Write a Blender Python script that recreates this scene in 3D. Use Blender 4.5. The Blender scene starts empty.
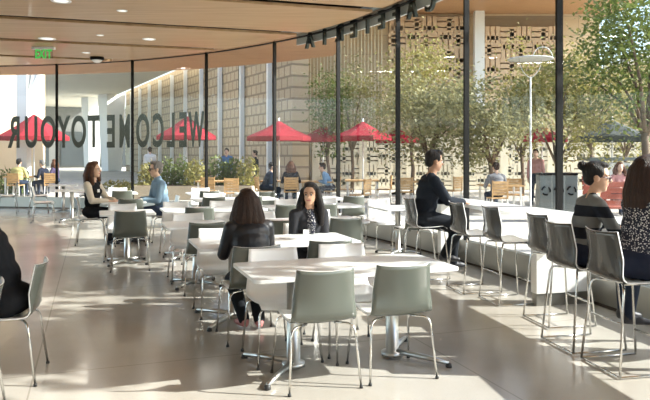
import bpy, bmesh, math, random
import numpy as np
from mathutils import Vector, Matrix, Euler
R = math.radians
V = Vector
random.seed(7)
sc = bpy.context.scene
col = sc.collection

# ------------------------------------------------------------------ materials
MATS = {}
def mat(name, color, rough=0.5, metal=0.0, bump=0.0, bscale=60, var=0.0, vscale=4, coat=0.0, trans=0.0, emit=None, stretch=None, spec=0.5):
    m = bpy.data.materials.new(name); m.use_nodes = True
    nt = m.node_tree; n = nt.nodes; l = nt.links
    b = n['Principled BSDF']
    b.inputs['Base Color'].default_value = (*color, 1)
    b.inputs['Roughness'].default_value = rough
    b.inputs['Metallic'].default_value = metal
    b.inputs['Coat Weight'].default_value = coat
    b.inputs['Specular IOR Level'].default_value = spec
    if emit:
        b.inputs['Emission Color'].default_value = (*emit[0], 1); b.inputs['Emission Strength'].default_value = emit[1]
    tc = n.new('ShaderNodeTexCoord'); mp = n.new('ShaderNodeMapping')
    l.new(tc.outputs['Object'], mp.inputs['Vector'])
    if stretch: mp.inputs['Scale'].default_value = stretch
    if var > 0:
        t = n.new('ShaderNodeTexNoise'); t.inputs['Scale'].default_value = vscale; t.inputs['Detail'].default_value = 6
        l.new(mp.outputs['Vector'], t.inputs['Vector'])
        r = n.new('ShaderNodeValToRGB')
        r.color_ramp.elements[0].position = .3; r.color_ramp.elements[1].position = .7
        r.color_ramp.elements[0].color = (*[max(0, c*(1-var)) for c in color], 1)
        r.color_ramp.elements[1].color = (*[min(1, c*(1+var)) for c in color], 1)
        l.new(t.outputs['Fac'], r.inputs['Fac']); l.new(r.outputs['Color'], b.inputs['Base Color'])
    if bump > 0:
        t = n.new('ShaderNodeTexNoise'); t.inputs['Scale'].default_value = bscale; t.inputs['Detail'].default_value = 4
        l.new(mp.outputs['Vector'], t.inputs['Vector'])
        bp = n.new('ShaderNodeBump'); bp.inputs['Strength'].default_value = bump; bp.inputs['Distance'].default_value = .02
        l.new(t.outputs['Fac'], bp.inputs['Height']); l.new(bp.outputs['Normal'], b.inputs['Normal'])
    if trans > 0:
        tr = n.new('ShaderNodeBsdfTranslucent'); tr.inputs['Color'].default_value = (*[min(1, c*1.5) for c in color], 1)
        mx = n.new('ShaderNodeMixShader'); mx.inputs['Fac'].default_value = trans
        l.new(b.outputs['BSDF'], mx.inputs[1]); l.new(tr.outputs['BSDF'], mx.inputs[2])
        l.new(mx.outputs['Shader'], n['Material Output'].inputs['Surface'])
    MATS[name] = m
    return m

def ramp_mat(name, stops, rough, tex='NOISE', scale=5, stretch=(1,1,1), coat=0, rot=0, bump=0):
    m = mat(name, stops[0][1], rough, coat=coat)
    nt = m.node_tree; n = nt.nodes; l = nt.links
    tc = n.new('ShaderNodeTexCoord'); mp = n.new('ShaderNodeMapping')
    mp.inputs['Scale'].default_value = stretch; mp.inputs['Rotation'].default_value = (0, 0, rot)
    t = n.new('ShaderNodeTexNoise' if tex == 'NOISE' else 'ShaderNodeTexWave')
    t.inputs['Scale'].default_value = scale
    t.inputs['Detail'].default_value = 8
    l.new(tc.outputs['Object'], mp.inputs['Vector']); l.new(mp.outputs['Vector'], t.inputs['Vector'])
    r = n.new('ShaderNodeValToRGB')
    els = r.color_ramp.elements
    els[0].position, els[0].color = stops[0][0], (*stops[0][1], 1)
    els[1].position, els[1].color = stops[-1][0], (*stops[-1][1], 1)
    for p, c in stops[1:-1]:
        e = els.new(p); e.color = (*c, 1)
    l.new(t.outputs['Fac'], r.inputs['Fac']); l.new(r.outputs['Color'], n['Principled BSDF'].inputs['Base Color'])
    return m

mat('shell_grey', (.12, .132, .112), .22, coat=.5)
mat('stool_grey', (.05, .048, .042), .14, coat=.6, bump=.35, bscale=9, stretch=(2.2, 2.2, .5))
mat('shell_white', (.86, .86, .85), .3, coat=.2)
mat('chrome', (.72, .72, .70), .16, 1)
mat('steel', (.58, .58, .56), .32, 1)
mat('glide', (.03, .03, .03), .5)
mat('laminate', (.84, .855, .85), .32, coat=.15)
mat('table_edge', (.80, .80, .78), .4)
mat('black_metal', (.004, .004, .004), .5, .0, spec=.15)
mat('curb_steel', (.34, .33, .30), .3, .85)
mat('white_paint', (.82, .81, .78), .5)
mat('head_channel', (.52, .57, .56), .4)
mat('wall_paint', (.86, .84, .80), .7, bump=.03)
mat('dark_gap', (.03, .018, .01), .8)
mat('sign_white', (.85, .85, .85), .4)
mat('exit_green', (.05, .55, .12), .4, emit=((.10, .55, .10), .35))
mat('lamp_lens', (.9, .88, .82), .4, emit=((1, .95, .85), .7))
mat('letter_grey', (.04, .055, .05), .5, spec=.2)
mat('pavement', (.52, .49, .435), .75, bump=.2, bscale=20, var=.08, vscale=.4)
mat('concrete', (.47, .44, .385), .8, bump=.2, bscale=6, var=.08, vscale=.5)
mat('cream_soffit', (.90, .84, .68), .8, var=.04, vscale=.2)
mat('lamp_metal', (.58, .58, .55), .5)
mat('fin_white', (.78, .78, .75), .6)
mat('facade_tan', (.56, .44, .29), .85, var=.12, vscale=.6, bump=.2, bscale=5)
mat('tan_wall', (.66, .53, .35), .85, var=.06, vscale=.3)
mat('block', (.62, .46, .31), .85, var=.1, vscale=2)
mat('pale_block', (.82, .74, .57), .85, var=.06, vscale=1)
mat('slate_wall', (.16, .165, .16), .8, var=.1, vscale=.4)
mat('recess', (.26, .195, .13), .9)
mat('window_dark', (.05, .06, .065), .15)
mat('crimson', (.36, .012, .03), .8, trans=.25)
mat('dark_canvas', (.05, .06, .06), .8)
mat('oak', (.58, .36, .16), .5, var=.2, vscale=6, stretch=(1, 8, 1))
mat('red_wood', (.36, .085, .05), .6, var=.2, vscale=5, stretch=(1, 8, 1))
mat('leaf_olive', (.27, .245, .075), .6, var=.5, vscale=1.5, trans=.28)
mat('leaf_grey', (.27, .255, .12), .6, var=.4, vscale=1.5, trans=.28)
mat('leaf_green', (.13, .165, .04), .6, var=.45, vscale=2, trans=.28)
mat('bark', (.16, .11, .075), .9, bump=.6, bscale=14, var=.3)
mat('bin_grey', (.16, .18, .17), .5)
mat('soil', (.12, .085, .055), .95)
mat('planter', (.52, .44, .33), .8, var=.06)
ramp_mat('wood_ceiling', [(.25, (.42, .25, .115)), (.5, (.52, .33, .165)), (.75, (.60, .40, .22))], .42, scale=2.2, stretch=(.35, 9, 1), rot=R(17.5), coat=.15)
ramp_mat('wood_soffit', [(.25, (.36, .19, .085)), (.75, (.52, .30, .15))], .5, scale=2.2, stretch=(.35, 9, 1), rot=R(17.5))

def brick_mat(name, color, mortar, bw, rh, msize=.02, var=.06):
    m = mat(name, color, .85)
    nt = m.node_tree; n = nt.nodes; l = nt.links
    tc = n.new('ShaderNodeTexCoord'); sp = n.new('ShaderNodeSeparateXYZ'); cb = n.new('ShaderNodeCombineXYZ')
    l.new(tc.outputs['Object'], sp.inputs[0]); l.new(sp.outputs['X'], cb.inputs['X']); l.new(sp.outputs['Z'], cb.inputs['Y'])
    bk = n.new('ShaderNodeTexBrick'); bk.inputs['Scale'].default_value = 1; bk.inputs['Brick Width'].default_value = bw; bk.inputs['Row Height'].default_value = rh
    bk.inputs['Mortar Size'].default_value = msize; bk.inputs['Color1'].default_value = (*[c*(1-var) for c in color], 1); bk.inputs['Color2'].default_value = (*[min(1, c*(1+var)) for c in color], 1)
    bk.inputs['Mortar'].default_value = (*mortar, 1)
    l.new(cb.outputs[0], bk.inputs['Vector']); l.new(bk.outputs['Color'], n['Principled BSDF'].inputs['Base Color'])
    return m
brick_mat('tan_brick', (.46, .365, .245), (.25, .19, .13), .62, .5, .05)
brick_mat('tan_stone', (.62, .49, .32), (.46, .36, .24), 1.6, .9, .02)
def floor_material():
    m = mat('terrazzo', (.56, .50, .43), .2)
    nt = m.node_tree; n = nt.nodes; l = nt.links; b = n['Principled BSDF']
    tc = n.new('ShaderNodeTexCoord')
    big = n.new('ShaderNodeTexNoise'); big.inputs['Scale'].default_value = .6; big.inputs['Detail'].default_value = 5
    vor = n.new('ShaderNodeTexVoronoi'); vor.inputs['Scale'].default_value = 70
    l.new(tc.outputs['Object'], big.inputs['Vector']); l.new(tc.outputs['Object'], vor.inputs['Vector'])
    r1 = n.new('ShaderNodeValToRGB'); r1.color_ramp.elements[0].color = (.355, .325, .28, 1); r1.color_ramp.elements[1].color = (.48, .45, .40, 1)
    r1.color_ramp.elements[0].position = .3; r1.color_ramp.elements[1].position = .7
    r2 = n.new('ShaderNodeValToRGB'); r2.color_ramp.elements[0].color = (.62, .6, .58, 1); r2.color_ramp.elements[1].color = (1, 1, 1, 1)
    r2.color_ramp.elements[0].position = .05; r2.color_ramp.elements[1].position = .3
    l.new(big.outputs['Fac'], r1.inputs['Fac']); l.new(vor.outputs['Distance'], r2.inputs['Fac'])
    mx = n.new('ShaderNodeMixRGB'); mx.blend_type = 'MULTIPLY'; mx.inputs['Fac'].default_value = .35
    l.new(r1.outputs['Color'], mx.inputs[1]); l.new(r2.outputs['Color'], mx.inputs[2])
    mp = n.new('ShaderNodeMapping'); mp.inputs['Rotation'].default_value = (0, 0, R(-19.5)); mp.inputs['Location'].default_value = (.4, .9, 0)
    l.new(tc.outputs['Object'], mp.inputs['Vector'])
    bk = n.new('ShaderNodeTexBrick'); bk.offset = 0; bk.inputs['Scale'].default_value = 1; bk.inputs['Mortar Size'].default_value = .006
    bk.inputs['Brick Width'].default_value = 3.0; bk.inputs['Row Height'].default_value = 3.0
    bk.inputs['Color1'].default_value = bk.inputs['Color2'].default_value = (1, 1, 1, 1); bk.inputs['Mortar'].default_value = (.72, .7, .68, 1)
    l.new(mp.outputs['Vector'], bk.inputs['Vector'])
    m2 = n.new('ShaderNodeMixRGB'); m2.blend_type = 'MULTIPLY'; m2.inputs['Fac'].default_value = 1
    l.new(mx.outputs['Color'], m2.inputs[1]); l.new(bk.outputs['Color'], m2.inputs[2])
    l.new(m2.outputs['Color'], b.inputs['Base Color'])
    rr = n.new('ShaderNodeMapRange'); rr.inputs['To Min'].default_value = .13; rr.inputs['To Max'].default_value = .24
    l.new(big.outputs['Fac'], rr.inputs['Value']); l.new(rr.outputs['Result'], b.inputs['Roughness'])
floor_material()

def glass_material():
    m = bpy.data.materials.new('glass'); m.use_nodes = True
    nt = m.node_tree; n = nt.nodes; l = nt.links
    n.remove(n['Principled BSDF'])
    lw = n.new('ShaderNodeLayerWeight'); lw.inputs['Blend'].default_value = .5
    p = n.new('ShaderNodeMath'); p.operation = 'POWER'; p.inputs[1].default_value = 4.5
    l.new(lw.outputs['Facing'], p.inputs[0])
    a = n.new('ShaderNodeMath'); a.operation = 'MULTIPLY_ADD'; a.inputs[1].default_value = .2; a.inputs[2].default_value = .017
    l.new(p.outputs[0], a.inputs[0])
    t = n.new('ShaderNodeBsdfTransparent'); t.inputs['Color'].default_value = (.83, .842, .832, 1)
    g = n.new('ShaderNodeBsdfGlossy'); g.inputs['Roughness'].default_value = .0
    mx = n.new('ShaderNodeMixShader')
    l.new(a.outputs[0], mx.inputs['Fac']); l.new(t.outputs[0], mx.inputs[1]); l.new(g.outputs[0], mx.inputs[2])
    l.new(mx.outputs[0], n['Material Output'].inputs['Surface'])
    MATS['glass'] = m
glass_material()
M = MATS

# ------------------------------------------------------------------ mesh helpers
def link_mesh(name, me, mats, parent=None, smooth=False, loc=None):
    o = bpy.data.objects.new(name, me); col.objects.link(o)
    for m in (mats if isinstance(mats, (list, tuple)) else [mats]): me.materials.append(m)
    if smooth:
        me.polygons.foreach_set('use_smooth', [True]*len(me.polygons)); me.update()
    if parent: o.parent = parent
    if loc is not None: o.location = loc
    return o

class MB:
    def __init__(s): s.v = []; s.f = []; s.m = []
    def add(s, vs, fs, mi=0):
        k = len(s.v); s.v += [tuple(x) for x in vs]; s.f += [tuple(i+k for i in f) for f in fs]; s.m += [mi]*len(fs)
    def box(s, c, d, rz=0, mi=0, mtx=None):
        x, y, z = d[0]/2, d[1]/2, d[2]/2
        mt = mtx if mtx else Matrix.Rotation(rz, 3, 'Z')
        vs = [V(c) + mt @ V((a*x, b*y, e*z)) for a in (-1, 1) for b in (-1, 1) for e in (-1, 1)]
        s.add(vs, [(0,1,3,2),(4,6,7,5),(0,4,5,1),(2,3,7,6),(0,2,6,4),(1,5,7,3)], mi)
    def tube(s, pts, r, n=8, mi=0, cap=True):
        pts = [V(p) for p in pts]; rs = r if isinstance(r, (list, tuple)) else [r]*len(pts)
        rings = []; up = None
        for i, p in enumerate(pts):
            t = ((pts[i+1]-p).normalized() if i < len(pts)-1 else V((0,0,0))) + ((p-pts[i-1]).normalized() if i else V((0,0,0)))
            t.normalize()
            if up is None:
                up = V((0,0,1)) if abs(t.z) < .9 else V((1,0,0))
            a = t.cross(up).normalized(); b = a.cross(t).normalized(); up = b
            rings.append([p + rs[i]*(math.cos(2*math.pi*k/n)*a + math.sin(2*math.pi*k/n)*b) for k in range(n)])
        vs = [q for rg in rings for q in rg]; fs = []
        for i in range(len(pts)-1):
            for k in range(n):
                fs.append((i*n+k, i*n+(k+1)%n, (i+1)*n+(k+1)%n, (i+1)*n+k))
        if cap: fs += [tuple(range(n))[::-1], tuple(range((len(pts)-1)*n, len(pts)*n))]
        s.add(vs, fs, mi)
    def lathe(s, prof, n=24, c=(0,0,0), mi=0):
        vs = []; fs = []; c = V(c)
        for r, z in prof:
            vs += [c + V((r*math.cos(2*math.pi*k/n), r*math.sin(2*math.pi*k/n), z)) for k in range(n)]
        for i in range(len(prof)-1):
            for k in range(n):
                fs.append((i*n+k, i*n+(k+1)%n, (i+1)*n+(k+1)%n, (i+1)*n+k))
        fs += [tuple(range(n))[::-1], tuple(range((len(prof)-1)*n, len(prof)*n))]
        s.add(vs, fs, mi)
    def prism(s, poly, z0, z1, mi=0):
        n = len(poly)
        vs = [(p[0], p[1], z0) for p in poly] + [(p[0], p[1], z1) for p in poly]
        fs = [tuple(range(n))[::-1], tuple(range(n, 2*n))] + [(i, (i+1)%n, n+(i+1)%n, n+i) for i in range(n)]
        s.add(vs, fs, mi)
    def build(s, name, mats, parent=None, smooth=False, bevel=0, loc=None, autosmooth=False):
        me = bpy.data.meshes.new(name); me.from_pydata(s.v, [], s.f)
        me.polygons.foreach_set('material_index', s.m); me.update()
        bm = bmesh.new(); bm.from_mesh(me); bmesh.ops.recalc_face_normals(bm, faces=bm.faces); bm.to_mesh(me); bm.free()
        o = link_mesh(name, me, mats, parent, smooth, loc)
        if bevel:
            b = o.modifiers.new('edge', 'BEVEL'); b.width = bevel; b.segments = 2; b.limit_method = 'ANGLE'
        return o

def bez(pts, n=6):
    """rounded polyline: straight runs with quadratic corners"""
    pts = [V(p) for p in pts]; out = [pts[0]]
    for i in range(1, len(pts)-1):
        a, b, c = pts[i-1], pts[i], pts[i+1]
        r = min((a-b).length, (c-b).length)*.45
        p0 = b + (a-b).normalized()*r; p2 = b + (c-b).normalized()*r
        for k in range(n+1):
            t = k/n; out.append((1-t)**2*p0 + 2*t*(1-t)*b + t*t*p2)
    out.append(pts[-1]); return out

def tag(o, label, cat, group=None):
    o['label'] = label; o['category'] = cat
    if group: o['group'] = group
    return o
def thing(name, label, cat, loc=(0,0,0), rz=0, group=None):
    o = bpy.data.objects.new(name, None); col.objects.link(o); o.empty_display_size = .1
    o.location = loc; o.rotation_euler = (0, 0, rz)
    return tag(o, label, cat, group)
def struct(o): o['kind'] = 'structure'; return o
def dup(root, loc, rz, label=None, group=None):
    r = root.copy(); col.objects.link(r); r.location = loc; r.rotation_euler = (0, 0, rz)
    if label: r['label'] = label
    if group: r['group'] = group
    for ch in root.children:
        c = ch.copy(); col.objects.link(c); c.parent = r
        for g in ch.children:
            d = g.copy(); col.objects.link(d); d.parent = c
    return r

# ------------------------------------------------------------------ camera
F = 655.0; HOR = 154.0; CH = 1.58
cam_d = bpy.data.cameras.new('camera'); cam = bpy.data.objects.new('camera', cam_d); col.objects.link(cam)
cam.location = (0, 0, CH); cam.rotation_euler = (R(90), 0, 0)
cam_d.sensor_width = 36; cam_d.lens = F/650*36; cam_d.shift_y = -(200-HOR)/650; cam_d.clip_end = 500
sc.camera = cam
def at(px, Y): return (px-325)/F*Y

# ------------------------------------------------------------------ setting: floor, curved glass wall, ceiling
CEIL = 4.18
MUL = [(-16.6, 19.5), (-14.2, 19.55), (-11.9, 19.55), (-10.0, 19.4), (-7.78, 19.0), (-5.35, 18.2), (-3.05, 16.85), (-1.17, 15.2), (.27, 13.4), (1.28, 11.5), (2.05, 9.5),
       (2.70, 7.55), (3.2, 5.5), (3.52, 3.4), (3.68, 1.3), (3.72, -.8), (3.72, -2.9), (3.72, -5.0)]
def catmull(P, per=8):
    out = []; idx = []
    for i in range(len(P)-1):
        p0 = V(P[max(i-1, 0)]); p1 = V(P[i]); p2 = V(P[i+1]); p3 = V(P[min(i+2, len(P)-1)])
        for k in range(per):
            t = k/per
            out.append(.5*((2*p1) + (p2-p0)*t + (2*p0-5*p1+4*p2-p3)*t*t + (3*p1-p0-3*p2+p3)*t**3))
    out.append(V(P[-1])); return out
ARC = catmull(MUL)
def normals(A):
    ns = []
    for i in range(len(A)):
        t = A[min(i+1, len(A)-1)] - A[max(i-1, 0)]; t.normalize()
        ns.append(V((-t.y, t.x)))        # outward (away from the room)
    return ns
NRM = normals(ARC)
def off(d): return [a + n*d for a, n in zip(ARC, NRM)]
def at_px(px):
    r = (px-325)/F
    for i in range(len(ARC)-1):
        a, b = ARC[i], ARC[i+1]
        fa, fb = a.x - r*a.y, b.x - r*b.y
        if a.y > 3 and fa <= 0 <= fb:
            t = fa/(fa-fb); return a + (b-a)*t, (NRM[i]*(1-t) + NRM[i+1]*t).normalized()
def strip(mb, i0, i1, d0, d1, z0, z1, mi=0):
    A = off(d0)[i0:i1+1]; B = off(d1)[i0:i1+1]
    mb.prism([(p.x, p.y) for p in A] + [(p.x, p.y) for p in reversed(B)], z0, z1, mi)

mb = MB(); mb.prism([(p.x, p.y) for p in off(.02)] + [(3.72, -9), (-16.6, -9)], -.2, 0); struct(mb.build('floor', M['terrazzo']))
PER = 8
n_pane = len(MUL)-1
for i in range(n_pane):
    m = MB(); strip(m, i*PER, (i+1)*PER, -.01, .01, .33, CEIL+.12)
    o = struct(m.build('window_%d' % (i+1), M['glass'], smooth=False))
for i in range(1, len(MUL)):
    p = ARC[i*PER]; n = NRM[i*PER]
    m = MB(); m.box((p.x, p.y, (CEIL+.30)/2), (.036, .08, CEIL-.30+.02), math.atan2(n.y, n.x)-math.pi/2)
    struct(m.build('trim_%d' % i, M['black_metal']))
m = MB(); strip(m, 0, len(ARC)-1, -.05, .05, 0, .33); struct(m.build('baseboard_glass', M['curb_steel']))
m = MB(); strip(m, 0, len(ARC)-1, -.06, -.051, .005, .035); struct(m.build('baseboard_kick', M['dark_gap']))
m = MB(); strip(m, 0, len(ARC)-1, -.035, .035, CEIL-.02, CEIL); struct(m.build('trim_18', M['black_metal']))
m = MB(); strip(m, 0, len(ARC)-1, -.10, .06, CEIL+.10, CEIL+.22); struct(m.build('trim_19', M['head_channel']))
k0 = next(i for i, a in enumerate(ARC) if a.x > -.95)
m = MB(); strip(m, k0, len(ARC)-1, .16, .20, CEIL-.13, CEIL+.36); struct(m.build('trim_20', M['fin_white']))

# wooden ceiling in long panels
def panels(poly, z0, z1, name, material, ang, s0, ds, gap):
    bm = bmesh.new(); vs = [bm.verts.new((p[0], p[1], z0)) for p in poly]; bm.faces.new(vs)
    n = V((-math.sin(ang), math.cos(ang), 0))
    cuts = [s0 + ds*k for k in range(-14, 12)]
    for s in cuts:
        for e in (-gap/2, gap/2):
            bmesh.ops.bisect_plane(bm, geom=bm.verts[:]+bm.edges[:]+bm.faces[:], plane_co=n*(s+e), plane_no=n)
    dead = [f for f in bm.faces if any(abs(f.calc_center_median().dot(n)-s) < gap/2 for s in cuts)]
    bmesh.ops.delete(bm, geom=dead, context='FACES')
    r = bmesh.ops.extrude_face_region(bm, geom=bm.faces[:])
    for v in r['geom']:
        if isinstance(v, bmesh.types.BMVert): v.co.z = z1
    bmesh.ops.recalc_face_normals(bm, faces=bm.faces)
    me = bpy.data.meshes.new(name); bm.to_mesh(me); bm.free()
    return link_mesh(name, me, material)
inner = [(p.x, p.y) for p in off(-.16)] + [(3.56, -9), (-16.6, -9)]
struct(panels(inner, CEIL, CEIL+.05, 'ceiling', M['wood_ceiling'], R(17.5), 11.0, 2.68, .36))
m = MB(); m.prism(inner, CEIL+.16, CEIL+.3); struct(m.build('ceiling_deck', M['dark_gap']))
# own roof outside the glass: wide over the left of the curve, narrow on the right
eave = []
for a, n in zip(ARC, NRM):
    w = .45 + 2.6*max(0, min(1, (-a.x-.2)/1.6))
    eave.append(a + n*w)
m = MB(); m.prism([(p.x, p.y) for p in off(.06)] + [(p.x, p.y) for p in reversed(eave)], CEIL+.12, CEIL+.36)
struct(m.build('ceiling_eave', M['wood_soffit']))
m = MB()
m.box((-6.5, -9.1, 2.2), (20.6, .24, 4.6)); struct(m.build('wall_back', M['wall_paint']))

# lettering on the outside of the glass, read from outdoors
def letter(ch, px, z0, h, wf, parent, d=.03, depth=.02, bold=0.0):
    cu = bpy.data.curves.new('letter', 'FONT'); cu.body = ch; cu.align_x = 'CENTER'; cu.extrude = depth/2; cu.offset = bold
    t = bpy.data.objects.new('t', cu); col.objects.link(t)
    dg = bpy.context.evaluated_depsgraph_get(); me = bpy.data.meshes.new_from_object(t.evaluated_get(dg)); bpy.data.objects.remove(t)
    ys = [v.co.y for v in me.vertices]; s = h/(max(ys)-min(ys)); y0 = min(ys)
    for v in me.vertices: v.co = V((v.co.x*s*wf, (v.co.y-y0)*s, v.co.z))
    p, n = at_px(px); p = p + n*d
    o = link_mesh('letter', me, M['letter_grey'], parent)
    ux = V((-n.y, n.x, 0)); uz = V((n.x, n.y, 0))
    o.matrix_local = Matrix(((ux.x, 0, uz.x, p.x), (ux.y, 0, uz.y, p.y), (0, 1, 0, z0), (0, 0, 0, 1)))
t1 = thing('welcome_lettering', 'tall narrow dark letters spelling WELCOME TO YOUR across the glass', 'sign')
for ch, px in zip('YOUR', (63, 47.5, 30.5, 14)): letter(ch, px, 1.76, .93, .50, t1, bold=.022)
for ch, px in zip('TO', (93, 78)): letter(ch, px, 1.76, .93, .50, t1, bold=.022)
for ch, px in zip('WELCOME', (195.5, 182.5, 170.5, 157.5, 142, 124, 110.5)): letter(ch, px, 1.76, .93, .47 if ch not in 'MW' else .40, t1, bold=.022)
t2 = thing('cafeteria_lettering', 'grey metal letters spelling CAFETERIA along the head of the glass', 'sign')
for ch, px in zip('CAFETERIA', (426, 408, 392.5, 378, 364, 350.5, 336.5, 321.5, 307)): letter(ch, px, CEIL-.275, .34, .9, t2, d=.08, depth=.06, bold=.025)

# ceiling fittings
def ceil_pt(px, py):
    Y = (CEIL-CH)*F/(HOR-py); return at(px, Y), Y
def downlight(px, py, r, label, watts):
    x, y = ceil_pt(px, py)
    t = thing('downlight', label, 'ceiling light', (x, y, CEIL), 0, 'recessed ceiling downlights')
    a = MB(); a.lathe([(r*.74, -.004), (r, -.014), (r*1.06, -.006), (r*1.06, 0), (r*.74, 0)], 24); a.build('trim_ring', M['sign_white'], t, True)
    b = MB(); b.lathe([(.001, -.005), (r*.74, -.006), (r*.74, -.001), (.001, -.001)], 24); b.build('lens', M['lamp_lens'], t, True)
    ld = bpy.data.lights.new('lamp', 'AREA'); ld.shape = 'DISK'; ld.size = r*1.4; ld.energy = watts; ld.color = (1, .93, .82)
    lo = bpy.data.objects.new('lamp', ld); col.objects.link(lo); lo.parent = t; lo.location = (0, 0, -.02)
DL = 7
downlight(47, 38.5, .18, 'wide recessed downlight just before the green exit sign', DL)
downlight(149, 39, .14, 'bright recessed downlight left of the two plank gaps meeting the glass'.replace('left of ', 'short of '), DL)
downlight(122, 10.5, .09, 'small recessed downlight alone in the broad plank panel', DL)
downlight(100, 35, .08, 'small recessed downlight between the wide one and the bright one', DL)
downlight(86, 52.5, .1, 'small recessed downlight beside the dark-rimmed detector', DL)
downlight(61, 0.8, .16, 'wide recessed downlight cut by the top of the photo', DL)
x, y = ceil_pt(97, 57.2)
t = thing('smoke_detector', 'round detector with dark rim and pale dome on the wooden ceiling near the glass', 'detector', (x, y, CEIL))
a = MB(); a.lathe([(.18, 0), (.18, -.06), (.15, -.08), (.01, -.08)], 24); a.build('housing', M['black_metal'], t, True)
a = MB(); a.lathe([(.14, -.08), (.13, -.10), (.08, -.14), (.01, -.15)], 24); a.build('dome', M['sign_white'], t, True)
# exit sign
x, y = ceil_pt(43.5, 47)
t = thing('exit_sign', 'green EXIT sign hanging from the wooden ceiling', 'sign', (x, y, CEIL), 0)
a = MB(); a.box((0, 0, -.03), (.55, .10, .06)); a.build('canopy', M['sign_white'], t, bevel=.008)
a = MB(); a.box((0, 0, -.17), (.46, .012, .22)); a.build('face_plate', M['glass'], t)
for k, ch in enumerate('EXIT'):
    cu = bpy.data.curves.new('letter', 'FONT'); cu.body = ch; cu.align_x = 'CENTER'; cu.extrude = .006; cu.size = .29; cu.offset = .012
    o = bpy.data.objects.new('t', cu); col.objects.link(o)
    me = bpy.data.meshes.new_from_object(o.evaluated_get(bpy.context.evaluated_depsgraph_get())); bpy.data.objects.remove(o)
    o = link_mesh('letter', me, M['exit_green'], t); o.location = ((-.155, -.045, .055, .15)[k], -.015, -.27); o.rotation_euler = (R(90), 0, 0); o.scale = (.62, 1, 1)

# ------------------------------------------------------------------ chairs
def shell_mesh(zs, top, w0, w1, depth=.44, n=24, mcols=12):
    """one-piece moulded shell, open at the front: profile in y, z; two skins and a rim"""
    yb = -depth/2
    prof = bez([(0, depth/2+.005, zs-.035), (0, depth/2-.035, zs+.006), (0, 0, zs-.008), (0, yb+.012, zs-.006), (0, yb-.012, zs+.13), (0, yb-.055, top)], 7)
    L = [0]
    for a, b in zip(prof, prof[1:]): L.append(L[-1]+(b-a).length)
    tot = L[-1]; P = []
    for k in range(n+1):
        s = tot*k/n; j = 0
        while j < len(L)-2 and L[j+1] < s: j += 1
        P.append(prof[j].lerp(prof[j+1], (s-L[j])/max(1e-6, L[j+1]-L[j])))
    vs = []; th = .009
    for side in (0, 1):
        for k, p in enumerate(P):
            t = k/n; zrel = max(0, (p.z-zs)/(top-zs))
            w = w0 + (w1-w0)*zrel - .03*max(0, 1-t*6)
            tn = (P[min(k+1, n)]-P[max(k-1, 0)]).normalized(); nn = V((0, tn.z, -tn.y))   # up / front normal
            if nn.z < 0 and nn.y < 0: nn = -nn
            for c in range(mcols+1):
                u = c/mcols*2-1
                cur = .045*min(1, zrel*2.2)*u*u; rise = .016*(1-min(1, zrel*3))*u*u
                sag = -.012*(1-u*u)*max(0, (zrel-.8)/.2) if zrel > .8 else 0
                q = V((u*w/2, p.y+cur, p.z+rise+sag))
                if side: q = q - nn*th
                vs.append(q)
    fs = []; mi = []; W = mcols+1; S = (n+1)*W
    for k in range(n):
        for c in range(mcols):
            a, b, d, e = k*W+c, k*W+c+1, (k+1)*W+c+1, (k+1)*W+c
            fs.append((a, b, d, e)); mi.append(0)
            fs.append((S+e, S+d, S+b, S+a)); mi.append(1)
    rim = [c for c in range(W)] + [k*W+mcols for k in range(1, n+1)] + [n*W+c for c in range(mcols-1, -1, -1)] + [k*W for k in range(n-1, 0, -1)]
    for a, b in zip(rim, rim[1:]+rim[:1]):
        fs.append((b, a, S+a, S+b)); mi.append(0)
    me = bpy.data.meshes.new('seat_shell'); me.from_pydata(vs, [], fs); me.polygons.foreach_set('material_index', mi); me.update()
    bm = bmesh.new(); bm.from_mesh(me); bmesh.ops.recalc_face_normals(bm, faces=bm.faces); bm.to_mesh(me); bm.free()
    return me
def make_chair(label):
    t = thing('shell_chair', label, 'chair', (0, 0, 0), 0, 'grey and white shell chairs')
    link_mesh('seat_shell', shell_mesh(.455, .82, .465, .40), [M['shell_white'], M['shell_grey']], t, True)
    for sx in (-1, 1):
        for sy in (-1, 1):
            a = MB(); a.tube(bez([(sx*.25, sy*.245+.0, .012), (sx*.222, sy*.19, .425), (sx*.10, sy*.12, .428)]), .0085, 8)
            lg = a.build('leg', M['chrome'], t, True)
            g = MB(); g.lathe([(.006, .02), (.012, .016), (.013, 0.001), (.004, 0)], 10, (sx*.2505, sy*.246, 0)); g.build('glide', M['glide'], lg, True)
    a = MB()
    for sx in (-1, 1): a.tube([(sx*.10, -.125, .428), (sx*.10, .125, .428)], .009, 8)
    a.tube([(-.10, 0, .428), (.10, 0, .428)], .009, 8)
    a.build('under_frame', M['chrome'], t, True)
    return t
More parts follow.
